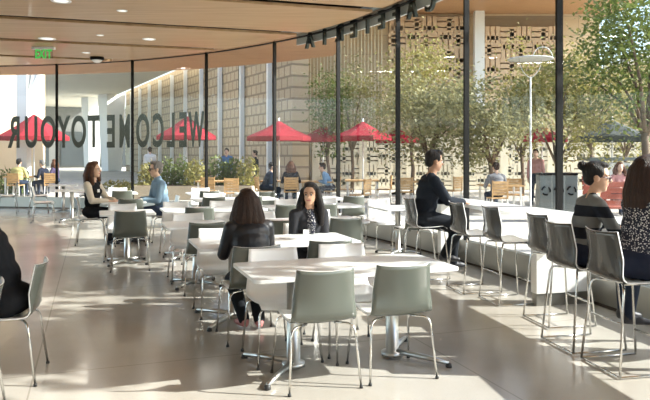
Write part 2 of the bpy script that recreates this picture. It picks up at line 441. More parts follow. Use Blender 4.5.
def make_stool(label):
    t = thing('bar_stool', label, 'stool', (0, 0, 0), 0, 'grey and white counter stools')
    link_mesh('seat_shell', shell_mesh(.66, 1.03, .44, .39, .42), [M['shell_white'], M['stool_grey']], t, True)
    for sx in (-1, 1):
        for sy in (-1, 1):
            a = MB(); a.tube(bez([(sx*.235, sy*.235, .012), (sx*.195, sy*.175, .63), (sx*.09, sy*.11, .633)]), .009, 8)
            lg = a.build('leg', M['chrome'], t, True)
    a = MB()
    for sx in (-1, 1): a.tube([(sx*.09, -.115, .633), (sx*.09, .115, .633)], .009, 8)
    a.tube([(-.09, 0, .633), (.09, 0, .633)], .009, 8)
    a.build('under_frame', M['chrome'], t, True)
    a = MB()
    for p, q in (((-1, -1), (1, -1)), ((1, -1), (1, 1)), ((-1, 1), (-1, -1))):
        a.tube([(p[0]*.235, p[1]*.235, .012), (q[0]*.235, q[1]*.235, .012)], .008, 8)
    a.build('sled_bar', M['chrome'], t, True)
    a = MB(); k = .222; a.tube([(-k, k-.005, .21), (k, k-.005, .21)], .009, 8); a.build('footrest', M['chrome'], t, True)
    return t

# ------------------------------------------------------------------ tables
TH = R(19.5); U = V((math.cos(TH), math.sin(TH), 0)); W_ = V((-math.sin(TH), math.cos(TH), 0))
def rrect(w, d, r, n=5):
    out = []
    for cx, cy, a0 in ((w/2-r, d/2-r, 0), (-w/2+r, d/2-r, 90), (-w/2+r, -d/2+r, 180), (w/2-r, -d/2+r, 270)):
        for k in range(n+1):
            a = R(a0+90*k/n); out.append((cx+r*math.cos(a), cy+r*math.sin(a)))
    return out
def foot(parent, a, b):
    f = MB(); f.tube([(a[0], a[1], .055), (b[0]*.6+a[0]*.4, b[1]*.6+a[1]*.4, .045), (b[0], b[1], .03)], [.024, .021, .015], 8)
    o = f.build('foot', M['steel'], parent, True)
    g = MB(); g.lathe([(.010, .034), (.020, .03), (.024, .004), (.02, 0)], 12, (b[0], b[1], 0)); g.build('glide', M['glide'], o, True)
def make_long(label):
    t = thing('cafeteria_table', label, 'table', (0, 0, 0), 0, 'white cafeteria tables')
    a = MB(); a.prism(rrect(1.56, .76, .045), .712, .74); a.build('table_top', M['laminate'], t, bevel=.004)
    for s in (-1, 1):
        p = MB(); p.lathe([(.085, .02), (.085, .05), (.05, .06), (.05, .69), (.13, .70), (.13, .712)], 20, (s*.40, 0, 0)); p.build('pedestal', M['steel'], t, True)
        for y in (-1, 1): foot(t, (s*.42, y*.03), (s*.69, y*.36))
    b = MB(); b.box((0, 0, .69), (.9, .05, .04)); b.build('beam', M['steel'], t)
    return t
def make_square(label):
    t = thing('cafeteria_table', label, 'table', (0, 0, 0), 0, 'white cafeteria tables')
    a = MB(); a.prism(rrect(.76, .76, .04), .712, .74); a.build('table_top', M['laminate'], t, bevel=.004)
    p = MB(); p.lathe([(.07, .02), (.07, .05), (.042, .06), (.042, .69), (.12, .70), (.12, .712)], 20); p.build('pedestal', M['steel'], t, True)
    for k in range(4):
        an = R(45+90*k); foot(t, (.05*math.cos(an), .05*math.sin(an)), (.36*math.cos(an), .36*math.sin(an)))
    return t

LONG = make_long('x'); SQ = make_square('x'); CHAIR = make_chair('x'); STOOL = make_stool('x')
first = {'l': True, 's': True, 'c': True, 'b': True}
def place(key, proto, loc, rz, label):
    if first[key]:
        first[key] = False; proto.location = loc; proto.rotation_euler = (0, 0, rz); proto['label'] = label; return proto
    return dup(proto, loc, rz, label)
def chair(x, y, rz, label): return place('c', CHAIR, (x, y, 0), rz, label)
def table(kind, x, y, label, chairs, rz=TH):
    place(kind, LONG if kind == 'l' else SQ, (x, y, 0), rz, label)
    u = V((math.cos(rz), math.sin(rz), 0)); w = V((-math.sin(rz), math.cos(rz), 0))
    for du, dv, lab in chairs:
        p = V((x, y, 0)) + u*du + w*dv
        if abs(du) > (.78 if kind == 'l' else .45) and abs(dv) < .25: ang = rz + (math.pi/2 if du > 0 else -math.pi/2)
        else: ang = rz if dv < 0 else rz+math.pi
        chair(p.x, p.y, ang + R(random.uniform(-4, 4)), lab)

table('l', .145, 4.96, 'long empty white table in front, two grey chair backs before it', [
    (-.33, -.29, 'grey-backed shell chair before the empty front table, beside the end over the dark floor spot'.replace('over the dark floor spot', 'close to the leather-jacket woman')),
    (.25, -.29, 'grey-backed shell chair before the empty front table, the one by the stool aisle'),
    (-.41, .30, 'white shell chair behind the empty front table, close to the leather-jacket woman'),
    (.19, .36, 'white shell chair behind the empty front table, backed up to the smiling woman\'s table')])
table('l', -.5, 6.41, 'long white table between the two talking women', [
    (-.38, -.64, 'grey shell chair under the woman in the black leather jacket'),
    (.33, -.50, 'empty grey-backed chair opposite the smiling long-haired woman'),
    (.5, .52, 'shell chair holding the smiling long-haired woman'),
    (-.45, .30, 'white shell chair across from the leather-jacket woman, showing below the table')])
table('s', -1.56, 7.92, 'square white table just behind the leather-jacket woman, steel post showing', [
    (.05, -.38, 'dark shell chair tucked under the square table behind the leather-jacket woman'),
    (-.02, .36, 'white shell chair at the far side of the square table behind the leather-jacket woman')])
table('l', -.285, 8.3, 'long white table just behind the smiling woman', [
    (.38, -.36, 'big grey-backed chair at the shoulder of the smiling woman'),
    (-.4, -.33, 'grey-backed chair hidden between the heads of the two talking women'),
    (.36, .33, 'white shell chair across the table behind the smiling woman'),
    (-.4, .33, 'white shell chair seen over the dark-haired head of the leather-jacket woman')])
table('l', -1.73, 10.15, 'long white table in the fourth row behind the leather-jacket woman', [
    (-.3, -.42, 'grey-backed chair at the fourth-row table, toward the denim-shirt man'),
    (.42, -.40, 'grey-backed chair at the fourth-row table, toward the smiling woman'),
    (-.5, .33, 'white shell chair behind the fourth-row table, toward the denim-shirt man'),
    (.25, .33, 'white shell chair behind the fourth-row table, toward the smiling woman')])
table('l', -.20, 10.68, 'long white table two rows behind the smiling woman', [
    (.0, -.35, 'grey-backed chair at the middle of the table two rows behind the smiling woman'),
    (-.57, -.33, 'grey-backed chair at the end of the table two rows behind the smiling woman'),
    (.45, .33, 'white shell chair across the table two rows behind the smiling woman, glass side'),
    (-.3, .33, 'white shell chair across the table two rows behind the smiling woman, room side')])
table('l', -1.72, 12.4, 'long white table in the fifth row, over the leather-jacket woman\'s head', [
    (-.5, -.38, 'grey-backed chair at the fifth-row table, toward the denim-shirt man'),
    (.2, -.36, 'grey-backed chair at the fifth-row table, above the dark-haired head'),
    (-.3, .35, 'white shell chair behind the fifth-row table, toward the denim-shirt man'),
    (.4, .35, 'white shell chair behind the fifth-row table, toward the glass')])
table('s', -.05, 12.55, 'square white table close to the glass, behind the smiling woman\'s head', [
    (.36, -.50, 'tall-looking grey chair back alone near the glass, beyond the smiling woman'),
    (-.1, .42, 'white shell chair squeezed between a square table and the glass')])
table('s', -2.6, 14.2, 'square white table near the glass, behind the denim-shirt man', [
    (.0, -.42, 'grey-backed chair at the square table behind the denim-shirt man'),
    (.0, .42, 'white shell chair by the glass behind the denim-shirt man')])
table('s', -1.5, 14.05, 'square white table by the glass, beyond the fifth row', [
    (.05, -.45, 'grey-backed chair at the square glass-side table beyond the fifth row')])
table('s', 1.15, 10.36, 'square white table against the glass near the man on the stool', [
    (.05, -.42, 'dark grey chair between the square glass-side table and the stool man'),
    (.04, .60, 'white shell chair beside the glass, beyond the stool man')])
table('s', -2.87, 9.5, 'square white table with star foot in front of the chatting couple', [
    (.02, -.50, 'single grey-backed shell chair facing the chatting couple'),
    (-.05, .40, 'white shell chair between the two square tables by the chatting couple')])
table('s', -3.62, 11.75, 'square white table between the vest woman and the denim-shirt man', [
    (-.54, .0, 'shell chair holding the woman in the black vest'),
    (.72, -.02, 'shell chair holding the grey-haired man in denim'),
    (.1, -.38, 'dark-backed chair on the near side of the chatting couple\'s table')])
table('s', -4.5, 14.3, 'square white table behind the chatting couple', [
    (.05, -.42, 'grey-backed chair at the table behind the chatting couple'),
    (.0, .42, 'white shell chair beyond the table behind the chatting couple')])
table('s', -5.95, 15.4, 'square white table on a star foot beside the vest woman, near the glass', [
    (-.62, .1, 'pale shell chair side-on at the star-foot table by the glass'),
    (.66, .05, 'shell chair between the star-foot table and the vest woman')])
table('s', -7.15, 17.9, 'square white table right against the lettered glass'.replace('right ', 'set '), [
    (-.62, .0, 'white shell chair against the glass below the letter O'),
    (.62, .0, 'shell chair against the glass beside the tall black mullion')])
table('s', -9.1, 17.4, 'square white table at the edge of the photo by the glass', [
    (-.1, -.5, 'grey shell chair by the glass at the edge of the photo'),
    (.6, .0, 'white shell chair by the glass, second from the photo edge')])
chair(-2.27, 4.64, R(90+14), 'grey-backed shell chair holding the person in black at the photo edge')
chair(-2.19, 3.82, R(90+14), 'shell chair cut off by the photo edge, before the person in black')

# ------------------------------------------------------------------ counter along the glass with stools
front = [(1.5, 10.1), (1.62, 9.5), (1.88, 7.97), (2.15, 6.81), (2.41, 5.4), (2.62, 4.0), (2.74, 3.0), (2.84, 1.8)]
ct = thing('window_counter', 'long white counter along the curved glass with people on stools', 'counter', (1.6, 8, 0))
ctl = ct.location.copy()
back = [p for p in off(-.06) if 1.8 <= p.y <= 10.4]
poly = [V(p) for p in front] + [V((p.x, p.y)) for p in reversed(back)]
m = MB(); m.prism([(p.x-ctl.x, p.y-ctl.y) for p in poly], .895, .94); m.build('counter_top', M['laminate'], ct, bevel=.004)
for fx, fy, wd, ang in ((2.16, 6.83, .64, 14), (1.66, 9.62, .34, 16), (2.72, 3.4, .66, 9)):
    d = V((math.cos(R(ang)), math.sin(R(ang)), 0)); c = V((fx, fy, 0)) + d*(wd/2+.02) - ctl
    m = MB(); m.box((c.x, c.y, .5125), (wd, .11, .765), R(ang)); sp = m.build('support_panel', M['white_paint'], ct)
    m = MB(); m.box((c.x, c.y, .065), (wd-.01, .09, .13), R(ang)); m.build('kick_plate', M['curb_steel'], sp)
def stool(x, y, ang, label): return place('b', STOOL, (x, y, 0), R(ang-90), label)
stool(1.29, 8.40, 12, 'stool under the man in the dark shirt at the counter')
stool(1.73, 7.62, 13, 'empty stool just past the dark-shirt man, first of the empty pair')
stool(1.98, 7.05, 12, 'empty stool between its twin and the white counter support')
stool(2.20, 6.17, 11, 'empty stool standing against the white counter support panel')
stool(2.13, 5.42, 12, 'stool under the woman with the hair bun')
stool(2.25, 4.86, 11, 'stool under the woman in the speckled cardigan')

# ------------------------------------------------------------------ people
def skin(n, c): return mat(n, c, .5, bump=.05, bscale=200)
SK1 = skin('skin_warm', (.56, .33, .21)); SK2 = skin('skin_light', (.64, .42, .30)); SK3 = skin('skin_tan', (.42, .23, .14))
LIP = mat('lip', (.42, .13, .11), .4)
EYEW = mat('eye_white', (.8, .8, .78), .2); IRIS = mat('iris', (.02, .012, .008), .15)
def cloth(n, c, r=.85, b=.5, bs=9, **k): return mat(n, c, r, bump=b, bscale=bs, spec=k.pop('spec', .15), **k)
BLK = cloth('black_cloth', (.012, .013, .016)); LEATHER = cloth('black_leather', (.018, .018, .021), .42, .6, 12, spec=.35)
JEANS = cloth('dark_denim', (.025, .035, .06)); DENIM = cloth('light_denim', (.22, .33, .43)); CREAM = cloth('cream_cloth', (.62, .55, .45))
NAVY = cloth('navy_cloth', (.016, .02, .036)); SHOE = mat('shoe_dark', (.03, .03, .035), .5); SHOEW = mat('shoe_white', (.75, .73, .7), .5)
SHOEB = mat('boot_brown', (.16, .06, .025), .45); SANDAL = mat('sandal_pink', (.42, .16, .15), .5)
def hairm(n, c): return mat(n, c, .5, spec=.22, bump=.7, bscale=30, stretch=(4, 4, .5), var=.35, vscale=12)
H_BRN = hairm('hair_brown', (.030, .014, .008)); H_BLK = hairm('hair_black', (.012, .009, .008)); H_GRY = hairm('hair_grey', (.20, .19, .18)); H_AUB = hairm('hair_auburn', (.11, .045, .022))
def stripes():
    m = cloth('striped_knit', (.05, .055, .06)); nt = m.node_tree; n = nt.nodes; l = nt.links
    tc = n.new('ShaderNodeTexCoord'); sx = n.new('ShaderNodeSeparateXYZ'); l.new(tc.outputs['Object'], sx.inputs[0])
    ma = n.new('ShaderNodeMath'); ma.operation = 'MULTIPLY'; ma.inputs[1].default_value = 5.6; l.new(sx.outputs['Z'], ma.inputs[0])
    fr = n.new('ShaderNodeMath'); fr.operation = 'FRACT'; l.new(ma.outputs[0], fr.inputs[0])
    r = n.new('ShaderNodeValToRGB'); r.color_ramp.interpolation = 'CONSTANT'
    r.color_ramp.elements[0].color = (.014, .017, .024, 1); r.color_ramp.elements[1].position = .5; r.color_ramp.elements[1].color = (.16, .165, .16, 1)
    l.new(fr.outputs[0], r.inputs[0]); l.new(r.outputs[0], n['Principled BSDF'].inputs['Base Color']); return m
STRIPE = stripes()
def speckle():
    m = cloth('speckled_knit', (.05, .05, .06)); nt = m.node_tree; n = nt.nodes; l = nt.links
    tc = n.new('ShaderNodeTexCoord'); v = n.new('ShaderNodeTexVoronoi'); v.inputs['Scale'].default_value = 75; l.new(tc.outputs['Object'], v.inputs['Vector'])
    r = n.new('ShaderNodeValToRGB'); r.color_ramp.elements[0].position = .25; r.color_ramp.elements[0].color = (.62, .6, .58, 1)
    r.color_ramp.elements[1].position = .42; r.color_ramp.elements[1].color = (.02, .022, .035, 1)
    l.new(v.outputs['Distance'], r.inputs[0]); l.new(r.outputs[0], n['Principled BSDF'].inputs['Base Color']); return m
SPECK = speckle()

class Blob:
    """closed capsules and ellipsoids fused into one skin by a voxel remesh; faces take the material of the nearest part"""
    def __init__(s): s.bm = bmesh.new(); s.caps = []; s.ells = []
    def cap(s, p0, r0, p1, r1, m):
        p0, p1 = V(p0), V(p1); d = p1-p0; L = d.length
        if L < 1e-5: d = V((0, 0, 1)); L = 1e-5
        q = d.normalized().to_track_quat('Z', 'Y').to_matrix()
        n = 14; rings = []
        for k in range(6): a = -math.pi/2*(1-k/5); rings.append((r0*math.cos(a)+1e-4, r0*math.sin(a)))
        for k in range(6): a = math.pi/2*k/5; rings.append((r1*math.cos(a)+1e-4, L+r1*math.sin(a)))
        vs = [[s.bm.verts.new(p0 + q @ V((r*math.cos(2*math.pi*j/n), r*math.sin(2*math.pi*j/n), z))) for j in range(n)] for r, z in rings]
        for a, b in zip(vs, vs[1:]):
            for j in range(n): s.bm.faces.new((a[j], a[(j+1)%n], b[(j+1)%n], b[j]))
        s.bm.faces.new(vs[0][::-1]); s.bm.faces.new(vs[-1])
        s.caps.append((np.array(p0), np.array(p1), r0, r1, m))
    def ell(s, c, r, m, rot=None):
        rot = rot or Matrix.Identity(3); c = V(c)
        mt = Matrix.Translation(c) @ rot.to_4x4() @ Matrix.Diagonal((*r, 1))
        bmesh.ops.create_uvsphere(s.bm, u_segments=20, v_segments=14, radius=1, matrix=mt)
        s.ells.append((np.array(c), np.array(rot), np.array(r), m))
    def build(s, name, parent, voxel, smooth=4, factor=.5):
        me = bpy.data.meshes.new(name); bmesh.ops.recalc_face_normals(s.bm, faces=s.bm.faces); s.bm.to_mesh(me); s.bm.free()
        o = bpy.data.objects.new(name, me); col.objects.link(o)
        r = o.modifiers.new('r', 'REMESH'); r.mode = 'VOXEL'; r.voxel_size = voxel
        sm = o.modifiers.new('s', 'SMOOTH'); sm.iterations = smooth; sm.factor = factor
        me2 = bpy.data.meshes.new_from_object(o.evaluated_get(bpy.context.evaluated_depsgraph_get()))
        me2.name = name; bpy.data.objects.remove(o); bpy.data.meshes.remove(me)
        N = len(me2.polygons); c = np.empty(N*3); me2.polygons.foreach_get('center', c); c = c.reshape(-1, 3)
        ds = []; ms = []
        for p0, p1, r0, r1, m in s.caps:
            d = p1-p0; L2 = max(d@d, 1e-9); t = np.clip((c-p0)@d/L2, 0, 1)
            ds.append(np.linalg.norm(c-(p0+t[:, None]*d), axis=1) - (r0+(r1-r0)*t)); ms.append(m)
        for ce, ro, r, m in s.ells:
            q = (c-ce)@ro; k = np.linalg.norm(q/r, axis=1); ds.append((k-1)*np.min(r)); ms.append(m)
        best = np.argmin(np.array(ds), axis=0)
        mats = []
        for m in ms:
            if m not in mats: mats.append(m)
        mi = np.array([mats.index(m) for m in ms])[best].astype(np.int32)
        me2.materials.clear()
        o = link_mesh(name, me2, mats, parent, True)
        me2.polygons.foreach_set('material_index', mi); me2.update()
        return o

def ik(a, t, l1, l2, pole):
    a, t = V(a), V(t); d = t-a; L = min(d.length, (l1+l2)*.995); dn = d.normalized()
    x = (l1*l1-l2*l2+L*L)/(2*L); h = math.sqrt(max(0, l1*l1-x*x))
    p = V(pole); p = (p - dn*p.dot(dn)).normalized()
    return a + dn*x + p*h, a + dn*L

def hand(B, wrist, fdir, side, m, s=1, curl=.5, up=V((0, 0, 1))):
    """palm, four fingers of unequal length and a thumb leaving the side of the palm"""
    f = V(fdir).normalized(); n = (V(up) - f*V(up).dot(f)).normalized(); x = f.cross(n)*(-side)   # towards the thumb side
    palm = wrist + f*.05*s
    for k in (-1, 0, 1): B.cap(wrist + f*.012*s + x*k*.018*s, .016*s, palm + f*.03*s + x*k*.024*s, .0135*s, m)
    for k, (o, L) in enumerate(((.032, .07), (.011, .08), (-.011, .074), (-.031, .056))):
        b = palm + f*.038*s + x*o*s; d1 = (f - n*curl*.5).normalized(); d2 = (f - n*curl*1.3).normalized()
        j = b + d1*L*.5*s; B.cap(b, .0095*s, j, .009*s, m); B.cap(j, .009*s, j + d2*L*.5*s, .0075*s, m)
    b = wrist + f*.03*s + x*.026*s; j = b + (f*.6 + x*.8 - n*.2).normalized()*.04*s
    B.cap(b, .0115*s, j, .0105*s, m); B.cap(j, .0105*s, j + (f*.95 + x*.2 - n*.3).normalized()*.032*s, .009*s, m)

def person(label, loc, rz, seat=.455, lean=5, side_lean=0, s=1.0, female=False, skin_m=SK2, top=BLK, sleeve=None, fore=None, bottom=JEANS, shin=None, shoe=SHOE,
           hair='short', hair_m=H_BRN, yaw=0, pitch=0, hands=((.2, .35, .76), (-.2, .35, .76)), feet=((.12, .42, .02), (-.12, .42, .02)), hdir=None, voxel=.009,
           glasses=False, badge=False, skirt=None, collar=None, stand=False, knee_pole=None, group=None, beard=False, drop_hip=0.0, parts=True, elbow_out=.5, bulk=1.14, hd=1.06, blouse=None):
    sleeve = sleeve or top; fore = fore or sleeve; shin = shin or bottom
    t = thing('person', label, 'person', loc, rz, group)
    B = Blob()
    hz = (.92*s if stand else seat + .095*s) - drop_hip
    P = V((0, 0, hz)); ln = R(lean); d = V((math.sin(R(side_lean)), math.sin(ln), math.cos(ln))).normalized()
    g = s*bulk
    sh = (.158 if female else .178)*(s+g)/2; hw = (.092 if female else .086)*s
    trot = Matrix.Rotation(-ln, 3, 'X')
    B.ell(P + V((0, -.01, .01))*s, (.172*g if female else .165*g, .125*g, .115*s), bottom)
    B.ell(P + d*.17*s, (.135*g if female else .15*g, .105*g, .15*s), top, trot)
    B.ell(P + d*.30*s, (.142*g if female else .160*g, .108*g, .15*s), top, trot)
    B.ell(P + d*.40*s + V((0, -.005, 0)), (.15*g if female else .168*g, .10*g, .11*s), top, trot)
    if female:
        for k in (-1, 1): B.ell(P + d*.34*s + V((k*.065*s, .075*s, 0)), (.062*s, .06*s, .06*s), top, trot)
    nb = P + d*.50*s
    if blouse: B.cap(nb + V((0, .055, -.02))*s, .045*s, P + d*.36*s + V((0, .102*g/s*s, 0)), .05*s, blouse); B.cap(P + d*.36*s + V((0, .102*g, 0)), .05*s, P + d*.16*s + V((0, .085*g, 0)), .04*s, blouse)
    for k in (-1, 1):
        B.cap(nb + d*.0 + V((k*.03*s, -.005, .01)), .052*s, nb - d*.045*s + V((k*(sh-.015), 0, 0)), .058*g, top)
    ntop = nb + d*.06*s + V((0, .02, .05))*s
    B.cap(nb - d*.01, .058*s, ntop, .052*s, skin_m)
    if collar: B.cap(nb + d*.012, .068*s, nb + d*.045*s, .064*s, collar)
    hr = (Euler((R(pitch), 0, R(yaw)), 'XYZ').to_matrix()) @ Matrix.Rotation(-ln*.3, 3, 'X')
    C = ntop + V((0, .012, .085))*s
    so_ = s; s = s*hd
    hp = lambda x, y, z: C + hr @ (V((x, y, z))*s)
    B.ell(hp(0, -.012, .035), (.076*s, .096*s, .092*s), skin_m, hr)
    B.ell(hp(0, .018, -.03), (.062*s, .074*s, .085*s), skin_m, hr)
    B.ell(hp(0, .056, -.088), (.030*s, .028*s, .024*s), skin_m, hr)
    B.cap(hp(0, .084, .016), .011*s, hp(0, .106, -.018), .0145*s, skin_m)
    B.cap(hp(-.05, .066, .028), .012*s, hp(.05, .066, .028), .012*s, skin_m)
    for k in (-1, 1): B.ell(hp(k*.077, -.006, -.004), (.011*s, .021*s, .032*s), skin_m, hr)
    B.cap(hp(-.017, .083, -.053), .009*s, hp(.017, .083, -.053), .009*s, LIP)
    s_head = s; s = so_
    # arms
    for k, ha in zip((1, -1), hands):
        a = nb - d*.045*s + V((k*sh, 0, 0))
        el, wr = ik(a, ha, .285*s, .25*s, V((k*elbow_out, -.5, -.8)))
        B.cap(a, .056*g, el, .046*g, sleeve); B.cap(el, .046*g, el.lerp(wr, .92), .035*g, fore); B.cap(el.lerp(wr, .88), .027*s, wr, .025*s, skin_m)
        fd = hdir if hdir else (wr-el).normalized() + V((-k*.3, .1, -.15))
        hand(B, wr, fd, k, skin_m, s)
    # legs
    for k, ft in zip((1, -1), feet):
        a = P + V((k*hw, .02, -.01))*1
        an = V(ft) + V((0, 0, .085*s))
        kn, an = ik(a, an, .43*s, .41*s, V(knee_pole) if knee_pole else V((k*.12, 1, .55)))
        B.cap(a, .088*g, kn, .060*g, bottom); B.cap(kn, .060*g, an, .043*(g if shin is not skin_m else s*.9), shin)
        fv = V((ft[3], ft[4], 0)).normalized() if len(ft) > 3 else V((k*.18, 1, 0)).normalized()
        fz = V((0, 0, -.05*s))
        B.cap(an, .040*s, an + fz*.6 - fv*.03*s, .040*s, shoe)
        B.cap(an + fz - fv*.035*s, .034*s, an + fz*1.05 + fv*.10*s, .037*s, shoe); B.cap(an + fz*1.05 + fv*.09*s, .037*s, an + fz*1.25 + fv*.165*s, .024*s, shoe)
    if skirt:
        for k in (-1, 1):
            B.cap(P + V((k*.08, .03, .0))*s, .105*s, P + V((k*.10, .36, -.03))*s, .085*s, skirt)
        B.cap(P + V((0, .05, .0))*s, .10*s, P + V((0, .36, -.03))*s, .08*s, skirt)
        B.ell(P + V((0, -.02, .02))*s, (.185*s, .14*s, .125*s), skirt)
    B.build('body', t, voxel)
    s = s_head
    # hair
    Hh = Blob()
    ho = lambda c, r: Hh.ell(hp(*c), [q*s for q in r], hair_m, hr)
    if hair == 'short':
        ho((0, -.028, .052), (.084, .096, .088)); ho((0, .03, .112), (.06, .055, .032)); ho((0, -.06, -.0), (.074, .055, .075))
        for k in (-1, 1): ho((k*.070, .005, .04), (.016, .04, .045))
    elif hair == 'bun':
        ho((0, -.028, .05), (.084, .097, .09)); ho((0, .022, .11), (.058, .058, .03)); ho((0, -.055, .0), (.074, .06, .075)); ho((0, -.125, .085), (.042, .042, .04))
        for k in (-1, 1): ho((k*.070, .005, .04), (.015, .04, .045))
    else:
        ho((0, -.03, .05), (.090, .100, .094)); ho((0, .012, .115), (.066, .062, .034)); ho((0, -.07, -.03), (.082, .055, .10))
        ln2 = {'long': .30, 'longer': .36, 'bob': .16}[hair]
        for j in range(9):
            a = R(-100 + 200*j/8); x = .088*math.sin(a); y = -.03 - .075*math.cos(a)
            if abs(j-4) == 4: y = -.005
            base = hp(x*.96, y, .04); e = C + hr @ V((x*1.0*s, y*s - .0, -.02*s)) + V((x*.35*s, -.02*s if abs(j-4) < 4 else .035*s, -ln2*s + random.uniform(-.03, .02)*s))
            mid = base.lerp(e, .5) + V((x*.25, -.008, 0))
            Hh.cap(base, .034*s, mid, .044*s, hair_m); Hh.cap(mid, .044*s, e, .030*s, hair_m)
    if beard: Hh.ell(hp(0, .035, -.075), (.058*s, .058*s, .045*s), hair_m, hr)
    Hh.build('hair', t, max(voxel, .009), 3)
    if not parts: return t
    for k in (-1, 1):
        e = MB(); prof = [(.0005, .0125), (.006, .011), (.0105, .006), (.0125, 0), (.0105, -.006), (.0005, -.0125)]
        e.lathe(prof, 12); e.m = [1 if i < 24 else 0 for i in range(len(e.m))]
        o = e.build('eye', [EYEW, IRIS], t, True); o.location = hp(k*.030, .0795, .006); o.scale = (s, s, s)
        o.rotation_euler = (hr @ Matrix.Rotation(R(-90), 3, 'X')).to_euler()
        e = MB(); e.tube([hp(k*.014, .088, .026), hp(k*.032, .086, .031), hp(k*.05, .072, .026)], .0038*s, 6); e.build('eyebrow', hair_m, t, True)
    if glasses:
        e = MB()
        for k in (-1, 1):
            pts = [hp(k*.033 + .026*math.cos(a), .100 - .012*abs(math.cos(a))*(1 if k*math.cos(a) > 0 else 0), .004 + .02*math.sin(a)) for a in [2*math.pi*i/14 for i in range(15)]]
            e.tube(pts, .0042*s, 6); e.tube([hp(k*.059, .092, .012), hp(k*.079, 0, .012), hp(k*.078, -.03, -.0)], .0038*s, 6)
        e.tube([hp(-.008, .103, .008), hp(.008, .103, .008)], .0025*s, 6)
        e.build('glasses', glasses, t, True)
    if badge:
        s = so_
        bx, bz = badge
        e = MB(); c = P + d*bz*s + V((bx*s, .15*s if female else .125*s, 0)); e.box(c, (.075*s, .006, .05*s), 0, 0, trot); e.build('name_badge', M['sign_white'], t)
    return t

def wpt(p, rz, loc):   # world -> person's frame
    q = Matrix.Rotation(-rz, 3, 'Z') @ (V(p)-V(loc)); return (q.x, q.y, q.z)

pw = V((-.5, 6.41, 0)) + U*-.34 + W_*-.62
person('woman seen from behind in a black leather jacket with long dark brown hair', pw, TH + R(6), lean=21, s=.90, bulk=1.36, female=True, skin_m=SK2, top=LEATHER, bottom=BLK, shoe=SANDAL,
       hair='long', hair_m=H_BRN, yaw=-12, hands=((.12, .42, .77), (-.10, .42, .77)), feet=((.10, .16, .02), (-.02, .24, .02)), elbow_out=.5)
pf = V((-.5, 6.41, 0)) + U*.5 + W_*.50
person('smiling woman facing us in a dark jacket over a patterned blouse, long black hair', pf, TH + math.pi, lean=10, s=.89, bulk=1.25, female=True, skin_m=SK1, top=cloth('charcoal_cloth', (.03, .03, .034)), bottom=BLK,
       hair='long', hair_m=H_BLK, yaw=-30, pitch=0, hands=((.07, .27, .60), (-.05, .28, .60)), feet=((.12, .34, .02), (-.12, .34, .02)), voxel=.008, badge=(.07, .26), collar=None, blouse=SPECK)
pm = V((1.26, 8.40, 0))
person('man in a dark shirt and trousers on a stool at the counter', pm, R(6-90), seat=.665, lean=11, s=1.05, bulk=1.3, skin_m=SK3, top=cloth('ink_cloth', (.016, .02, .028)), bottom=cloth('black_denim', (.014, .017, .022)), shoe=SHOE,
       hair='short', hair_m=H_BLK, yaw=8, pitch=-6, hands=((.10, .50, .965), (-.07, .48, .965)), feet=((.10, .25, .22), (-.10, .42, .10)), voxel=.0085)
pb = V((2.10, 5.42, 0))
person('woman with a hair bun and glasses in a grey striped sweater at the counter', pb, R(2-90), seat=.665, lean=14, s=.93, hd=1.08, female=True, skin_m=SK1, top=STRIPE, bottom=NAVY, shin=JEANS, shoe=SHOE,
       hair='bun', hair_m=H_BLK, yaw=-22, pitch=-2, hands=((.08, .42, .955), (-.16, .42, .955)), feet=((.12, .36, .20), (-.05, .40, .20)), voxel=.008, glasses=mat('frame_dark', (.06, .012, .014), .3), elbow_out=.7)
pc = V((2.30, 4.86, 0))
person('woman in a speckled cardigan and navy skirt with long brown hair, at the photo edge', pc, R(8-90), seat=.665, lean=8, s=.97, female=True, skin_m=SK2, top=SPECK, bottom=NAVY, shin=NAVY, shoe=SHOEB,
       hair='long', hair_m=H_BRN, yaw=20, hands=((.12, .42, .955), (-.16, .40, .955)), feet=((.12, .30, .20), (-.08, .36, .20)), skirt=NAVY, voxel=.008)
cl = V((-3.62, 11.75, 0)); LS = 1.06
person('woman in a black vest over cream sleeves, chatting across a square table', cl + U*-.52, TH - R(90) - R(28), lean=0, s=LS, female=True, skin_m=SK2, top=BLK, sleeve=CREAM, bottom=BLK,
       hair='bob', hair_m=hairm('hair_chestnut', (.075, .032, .016)), yaw=4, pitch=2, hands=((.10, .34, .765), (-.12, .36, .765)), feet=((.12, .40, .02), (-.12, .40, .02)), badge=(.08, .36), elbow_out=.8)
person('grey-haired man in a light denim shirt and dark glasses, chatting across a square table', cl + U*.70, TH + R(90) + R(12), lean=10, s=1.08, skin_m=SK2, top=DENIM, bottom=JEANS,
       hair='short', hair_m=H_GRY, yaw=-6, hands=((.14, .38, .765), (-.10, .40, .765)), feet=((.12, .34, .02), (-.12, .42, .02)), glasses=M['black_metal'], collar=DENIM)
person('person in black cut off by the photo edge, back to the grey chair', (-2.24, 4.63, 0), R(90+14), lean=20, s=1.04, bulk=1.3, skin_m=SK2, top=BLK, bottom=BLK, hair='short', hair_m=H_BRN, yaw=20,
       hands=((.2, .35, .72), (-.2, .35, .72)), feet=((.12, .40, .02), (-.12, .40, .02)))
# phone in the man's hands
ph = Matrix.Rotation(R(15-90), 3, 'Z') @ V((.02, .545, 0)) + pm
m = MB(); m.box((0, 0, .006), (.075, .15, .010)); o = m.build('phone', M['glide'], loc=(ph.x, ph.y, .941), bevel=.003); o.rotation_euler = (0, 0, R(20)); tag(o, 'dark phone lying by the hands of the dark-shirt man', 'phone')

# ------------------------------------------------------------------ outdoors: ground, buildings
m = MB()
m.prism([(p.x, p.y) for p in off(.05)] + [(3.77, -40), (60, -40), (60, 140), (-80, 140), (-80, 19.6)], -.25, -.02); struct(m.build('pavement', M['pavement']))

